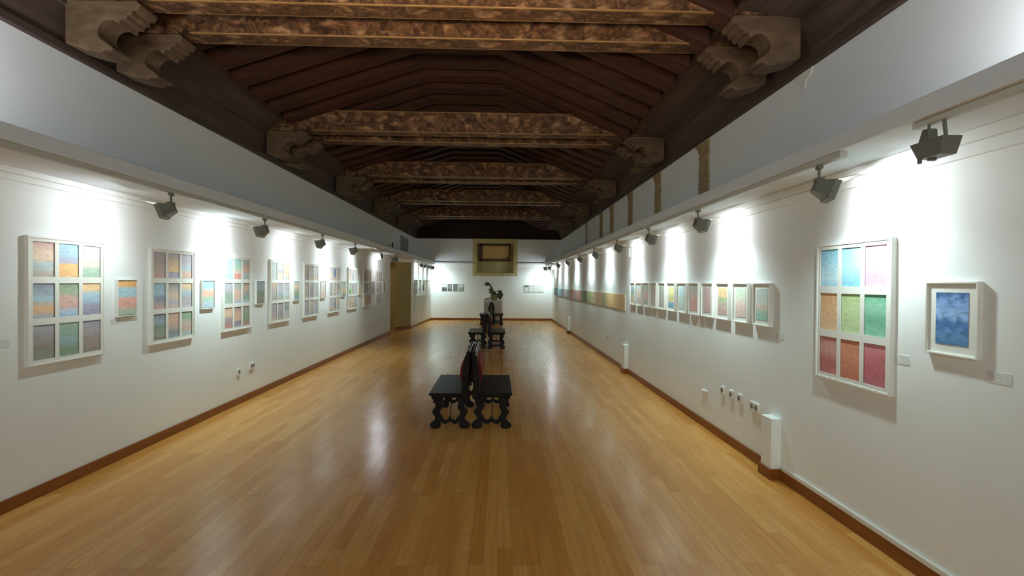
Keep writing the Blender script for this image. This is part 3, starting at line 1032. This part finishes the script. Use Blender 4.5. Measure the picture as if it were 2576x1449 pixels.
for i, (yy, kw) in enumerate(RY):
    lab = f'grey track spotlight under the right ledge, {ORD[i]} from the capped rail end'
    t = put_spot(XRR, yy, 0, lab, 0, yaw=math.radians(-20 if i == 0 else 0))
    spots.append((t, kw, 0.40, 155 if i == 0 else 106, -.36 if i == 0 else -.75))
t = put_spot(XRR, 19.0, 0, 'track spotlight of the right ledge with its bright white face showing', 0, yaw=math.radians(-56))
spots.append((t, .7, 0.40, 90, -.7))
t = put_spot(XRR, 20.2, 0, 'narrow track spotlight at the far right, beyond the glaring one', 0)
t = put_spot(XRR - .06, 20.6, PI / 2 + .5, 'track spotlight at the far right corner turned to the back wall', 0)
spots.append((t, 1.3, 1.9, 150, -1.5))
for t, kw, dist, size, drop in spots:
    spot_light(t, SPOT_W * kw, size, (dist, 0, drop), 1.15 if dist < .5 else .95)
# nearest right fitting: switched off, on a two-stem yoke
t = thing('track_spotlight', 'nearest grey spotlight on the right, hung on two stems from the short rail', 'spotlight', (XBR + .05, 2.24, 2.485))
m = MB()
m.tube([(0, -.035, 0), (.005, -.04, -.085)], .008, 8)
m.build('stem', M['metal'], t)
m = MB(); m.tube([(0, .045, 0), (0, .045, -.03)], .006, 8)
m.build('stem', M['metal'], t)
m = MB(); m.hexa([(-.022, .015, -.095), (.022, .015, -.095), (.022, .085, -.085), (-.022, .085, -.085),
                  (-.022, .022, -.022), (.022, .022, -.022), (.022, .060, -.018), (-.022, .060, -.018)])
m.build('swivel', M['metal'], t, bevel=.005)
m = MB(); m.hexa([(-.035, -.055, -.165), (.045, -.055, -.165), (.045, .07, -.165), (-.035, .07, -.165),
                  (-.05, -.08, -.085), (.05, -.08, -.085), (.05, .10, -.085), (-.05, .10, -.085)])
m.box(-.015, .02, .02, .04, -.178, -.160); m.box(-.035, -.02, .055, .072, -.185, -.155)
m.build('housing', M['metal'], t, bevel=.004)

# ------------------------------------------------------------------ benches
LEG = [(.340, .375), (.475 - .03, .375), (.470 - .03, .345), (.452 - .03, .33), (.436, .31), (.412, .295), (.404, .27), (.408, .245), (.426, .225), (.436, .205),
       (.434, .18), (.420, .16), (.410, .135), (.408, .115), (.418, .095), (.440, .075), (.456, .05), (.454, .025), (.440, .0), (.375, .0),
       (.360, .02), (.358, .045), (.366, .068), (.352, .085), (.336, .10), (.340, .13), (.354, .15), (.366, .17), (.370, .195), (.358, .215),
       (.345, .24), (.343, .27), (.350, .30), (.338, .33)]


LEG = [(.395 + (x - .395) * 1.28 - .004, z) for x, z in LEG]


def bench_leg(x_mirror=None):
    if x_mirror is None:
        return LEG
    return [(x_mirror - x, z) for x, z in reversed(LEG)]


def make_bench(label):
    t = thing('carved_bench', label, 'bench', (0, 0, 0), 0, 'carved wooden benches')
    L = 1.12
    m = MB()
    m.box(.085, .475, 0, L, .402, .424)
    m.box(.095, .462, .015, L - .015, .386, .402)
    m.box(.11, .445, .03, L - .03, .368, .386)
    m.build('seat', M['bench'], t, bevel=.005)
    for yy in (.06, L - .12):
        m = MB(); m.prism(bench_leg(), yy, yy + .06, 'Y'); m.build('leg', M['bench'], t, bevel=.008)
        m = MB(); m.prism(bench_leg(.475), yy, yy + .06, 'Y'); m.build('leg', M['bench'], t, bevel=.008)
        # carved stretcher
        n = 33
        up, lo = [], []
        for i in range(n):
            u = i / (n - 1)
            x = .12 + u * .235
            a = abs(math.sin(2 * PI * u))
            up.append((x, .128 - .030 * a + (.010 if i % 3 == 0 else -.005) + (.024 if abs(u - .5) < .05 else 0)))
            lo.append((x, .082 - .030 * a - (.008 if i % 4 == 0 else 0)))
        m = MB(); m.prism(up + list(reversed(lo)), yy + .012, yy + .045, 'Y'); m.build('stretcher', M['bench'], t, bevel=.003)
        y2 = yy + .03
        yt = .42 if yy < .3 else L - .5
        m = MB(); m.tube([(.24, y2, .11), (.24, y2 + (yt - y2) * .5, .25), (.235, yt, .372)], .006, 8)
        m.build('iron_brace', M['iron'], t)
    # back: two posts, top and bottom rails, red padding
    def bk(z):           # lean of the back
        return .062 - (z - .38) * .072
    for y0 in (.0, L - .07):
        m = MB()
        m.prism([(.085 + .012, .36), (.02, .36), (.010, .44), (.026, .50), (.016, .58), (.012, .72), (.002, .84), (.012, .875), (.036, .885), (.062, .86),
                 (.072, .80), (.086, .70), (.098, .58), (.100, .48)], y0, y0 + .07, 'Y')
        m.build('back_post', M['bench'], t, bevel=.008)
    m = MB()
    m.prism([(.012, .80), (.060, .80), (.052, .885), (.040, .90), (.018, .90), (.004, .88)], .07, L - .07, 'Y')
    m.prism([(.022, .45), (.085, .45), (.082, .52), (.020, .52)], .07, L - .07, 'Y')
    m.build('back_rail', M['bench'], t, bevel=.006)
    m = MB()
    m.prism([(.025, .51), (.095, .51), (.118, .57), (.124, .64), (.115, .72), (.090, .79), (.060, .81), (.020, .81)], .075, L - .075, 'Y')
    m.build('back_cushion', M['velvet'], t, bevel=.012)
    return t


bench0 = None
XC = -.325
for i, yy in enumerate([5.47, 12.15, 19.0]):
    for side, rz in (('right', 0), ('left', PI)):
        nm = ['nearest', 'middle', 'farthest'][i]
        lab = f'dark carved wooden bench, {side}-facing one of the {nm} back-to-back pair'
        if bench0 is None:
            b = bench0 = make_bench(lab)
        else:
            b = copy_tree(bench0)
            b['label'] = lab
        b.rotation_euler = (0, 0, rz)
        b.location = (XC + (.004 if side == 'right' else -.004), yy if side == 'right' else yy + 1.12, 0)

# ------------------------------------------------------------------ plinth and plant at the far end
PY = 20.55
t = thing('plinth', 'white plinth against the back wall under the plant', 'plinth', (-.28, PY, 0))
m = MB(); m.box(-.385, .40, -.25, .25, 0, .945); m.build('plinth_body', M['plinth'], t, bevel=.004)
t = thing('potted_plant', 'dark plant with an arching stem in a khaki pot on the white plinth', 'plant', (-.28, PY, .945))
m = MB()
m.hexa([(-.08, -.13, 0), (.17, -.13, 0), (.17, .13, 0), (-.08, .13, 0), (-.11, -.15, .24), (.19, -.15, .24), (.19, .15, .24), (-.11, .15, .24)])
m.build('pot', M['pot'], t, bevel=.012)
m = MB()
m.tube([(.02, 0, .22), (-.02, 0, .34), (-.03, -.01, .44), (-.08, -.02, .54), (-.12, -.02, .62), (-.18, -.02, .68), (-.26, -.02, .68), (-.33, -.02, .65)],
       [.055, .06, .05, .045, .045, .05, .055, .03], 10)
m.tube([(.05, 0, .3), (.12, .0, .40), (.2, 0, .34)], [.02, .016, .012], 8)
m.build('stem', M['stem'], t, smooth=True)
rl = random.Random(5)
m = MB()


def clump(cx, cz, sx, sz, n, l=.10):
    for _ in range(n):
        a, rr = rl.uniform(0, 2 * PI), math.sqrt(rl.random())
        b = Vector((cx + sx * rr * math.cos(a), rl.uniform(-.1, .1), cz + sz * rr * math.sin(a)))
        d = Vector((rl.uniform(-1, 1), rl.uniform(-.6, .6), rl.uniform(-1, .7))).normalized() * l * rl.uniform(.6, 1.2)
        b.z = max(b.z, .03)
        d.z = max(d.z, .022 - b.z)
        m.leaf(b, b + d, l * .28, (rl.uniform(-.5, .5), -1, rl.uniform(-.3, .6)))


clump(-.26, .68, .10, .05, 46, .08)
clump(-.12, .45, .05, .05, 16, .08)
clump(-.10, .36, .05, .05, 16, .08)
clump(.06, .30, .10, .06, 40, .09)
clump(.27, .22, .08, .20, 90, .10)
clump(.36, .32, .07, .05, 18, .10)
clump(-.10, .07, .03, .05, 10, .07)
clump(-.26, .03, .07, .015, 14, .07)
m.build('foliage', M['leaf'], t)

# ------------------------------------------------------------------ sockets, boxes, small wall fittings


def socket(name, loc, rz, label, wide=1, w=.075, hh=.085):
    t = thing(name, label, 'socket', loc, rz, 'wall sockets')
    W = w * wide
    m = MB(); m.box(-W / 2, W / 2, -.022, 0, 0, hh); m.build('cover_plate', M['socket'], t, bevel=.004)
    for i in range(wide):
        xc = -W / 2 + w * (i + .5)
        m = MB()
        m.tube([(xc, -.019, hh / 2), (xc, -.0235, hh / 2)], .024, 14)
        m.build('socket_well', M['socket_dark'], t)
    return t


def YofR(px):
    return 1200 * 2.45 / (px - 1257)


for px, zz, lab, wd in [(1829, .50, 'white single socket low on the right wall, farthest of the three in a line', 1),
                        (1851.5, .50, 'white single socket low on the right wall, middle of the three in a line', 1),
                        (1873, .50, 'white single socket low on the right wall, nearest of the three in a line', 1),
                        (1911.5, .485, 'white double socket low on the right wall beside the near boxed pipe', 2),
                        (1529.5, .47, 'tiny white socket low on the right wall, farther of two before the second boxed pipe', 1),
                        (1536.5, .47, 'tiny white socket low on the right wall, nearer of two before the second boxed pipe', 1)]:
    yy = YofR(px)
    socket('wall_socket', (XR(yy), yy, zz), RZR, lab, wd)
for px, zz, lab, wd in [(609.5, .40, 'white upright socket low on the left wall, left of the wider one', 1),
                        (642.5, .425, 'white wider socket low on the left wall under the third small watercolour', 2),
                        (919, .45, 'tiny white socket low on the left wall near the doorway, left one', 1),
                        (928.5, .47, 'tiny white socket low on the left wall near the doorway, right one', 1)]:
    yy = 1200 * 3.57 / (1257 - px)
    socket('wall_socket', (XL, yy, zz), PI / 2, lab, wd, w=.06 if wd == 2 else .07, hh=.09)
yy = 18.3
socket('wall_socket', (-3.21 + (yy - 17.32) * .034, yy, .45), PI / 2 - FW, 'tiny white socket under the far box frames beyond the doorway', 1)
yy = YofR(1783)
t = thing('cable_outlet', 'thin white flap on the right wall beyond the three sockets', 'outlet', (XR(yy), yy, .43), RZR)
m = MB(); m.box(-.06, .06, -.03, 0, 0, .012); m.build('flap', M['socket'], t, bevel=.002)

# boxed-in pipes standing against the right wall
for i, (yy, wd, dp, hh, lab) in enumerate([(4.16, .16, .09, .53, 'white boxed-in pipe at the foot of the right wall, nearest one'),
                                           (9.02, .20, .08, .54, 'white boxed-in pipe at the foot of the right wall, second one, under the striped painting'),
                                           (16.1, .22, .10, .56, 'white boxed-in pipe at the foot of the right wall, farthest one')]):
    t = thing('pipe_boxing', lab, 'pipe box', (XR(yy), yy, 0), RZR, 'boxed pipes on the right wall')
    m = MB(); m.box(-wd / 2, wd / 2, -dp, 0, .0, hh); m.build('boxing', M['plaster'], t, bevel=.004)
    m = MB()
    m.prism([(-wd / 2 - .016, 0), (-wd / 2 - .016, -dp - .016), (wd / 2 + .016, -dp - .016), (wd / 2 + .016, 0)], 0, BH, 'Z')
    m.build('skirting_return', M['skirting'], t, bevel=.003)
m = MB(); m.prism([(XR(Y0) - .02, Y0), (XR(Y0), Y0), (XR(4.05), 4.05), (XR(4.05) - .02, 4.05)], BH, BH + .035, 'Z')
tag(m.build('cable_trunking', M['socket'], bevel=.004), 'white cable trunking strip above the skirting at the near right', 'trunking')
yy = 8.9
t = thing('junction_box', 'small pale junction box high on the right wall, between spotlights', 'junction box', (XR(yy), yy, 2.2), RZR)
m = MB(); m.box(-.06, .06, -.03, 0, 0, .16); m.build('cover', M['plaster'], t, bevel=.004)

# upper left wall: grille and small dark hole near the far end
yy = 1200 * 3.8 / (1257 - 1018)
o = None
t = thing('ventilation_panel', 'grey square panel on the upper left wall near the far end', 'vent', (XFL, yy, 2.92), PI / 2)
m = MB(); m.box(-.75, .75, -.02, 0, 0, .55); m.build('grille_plate', M['grille'], t, bevel=.004)
yy = 1200 * 3.8 / (1257 - 988)
t = thing('wall_vent', 'small round dark hole in the upper left wall', 'vent', (XFL, yy, 3.0), PI / 2)
m = MB(); m.tube([(0, 0, 0), (0, -.02, 0)], .085, 16); m.build('vent_ring', M['dark_hole'], t)
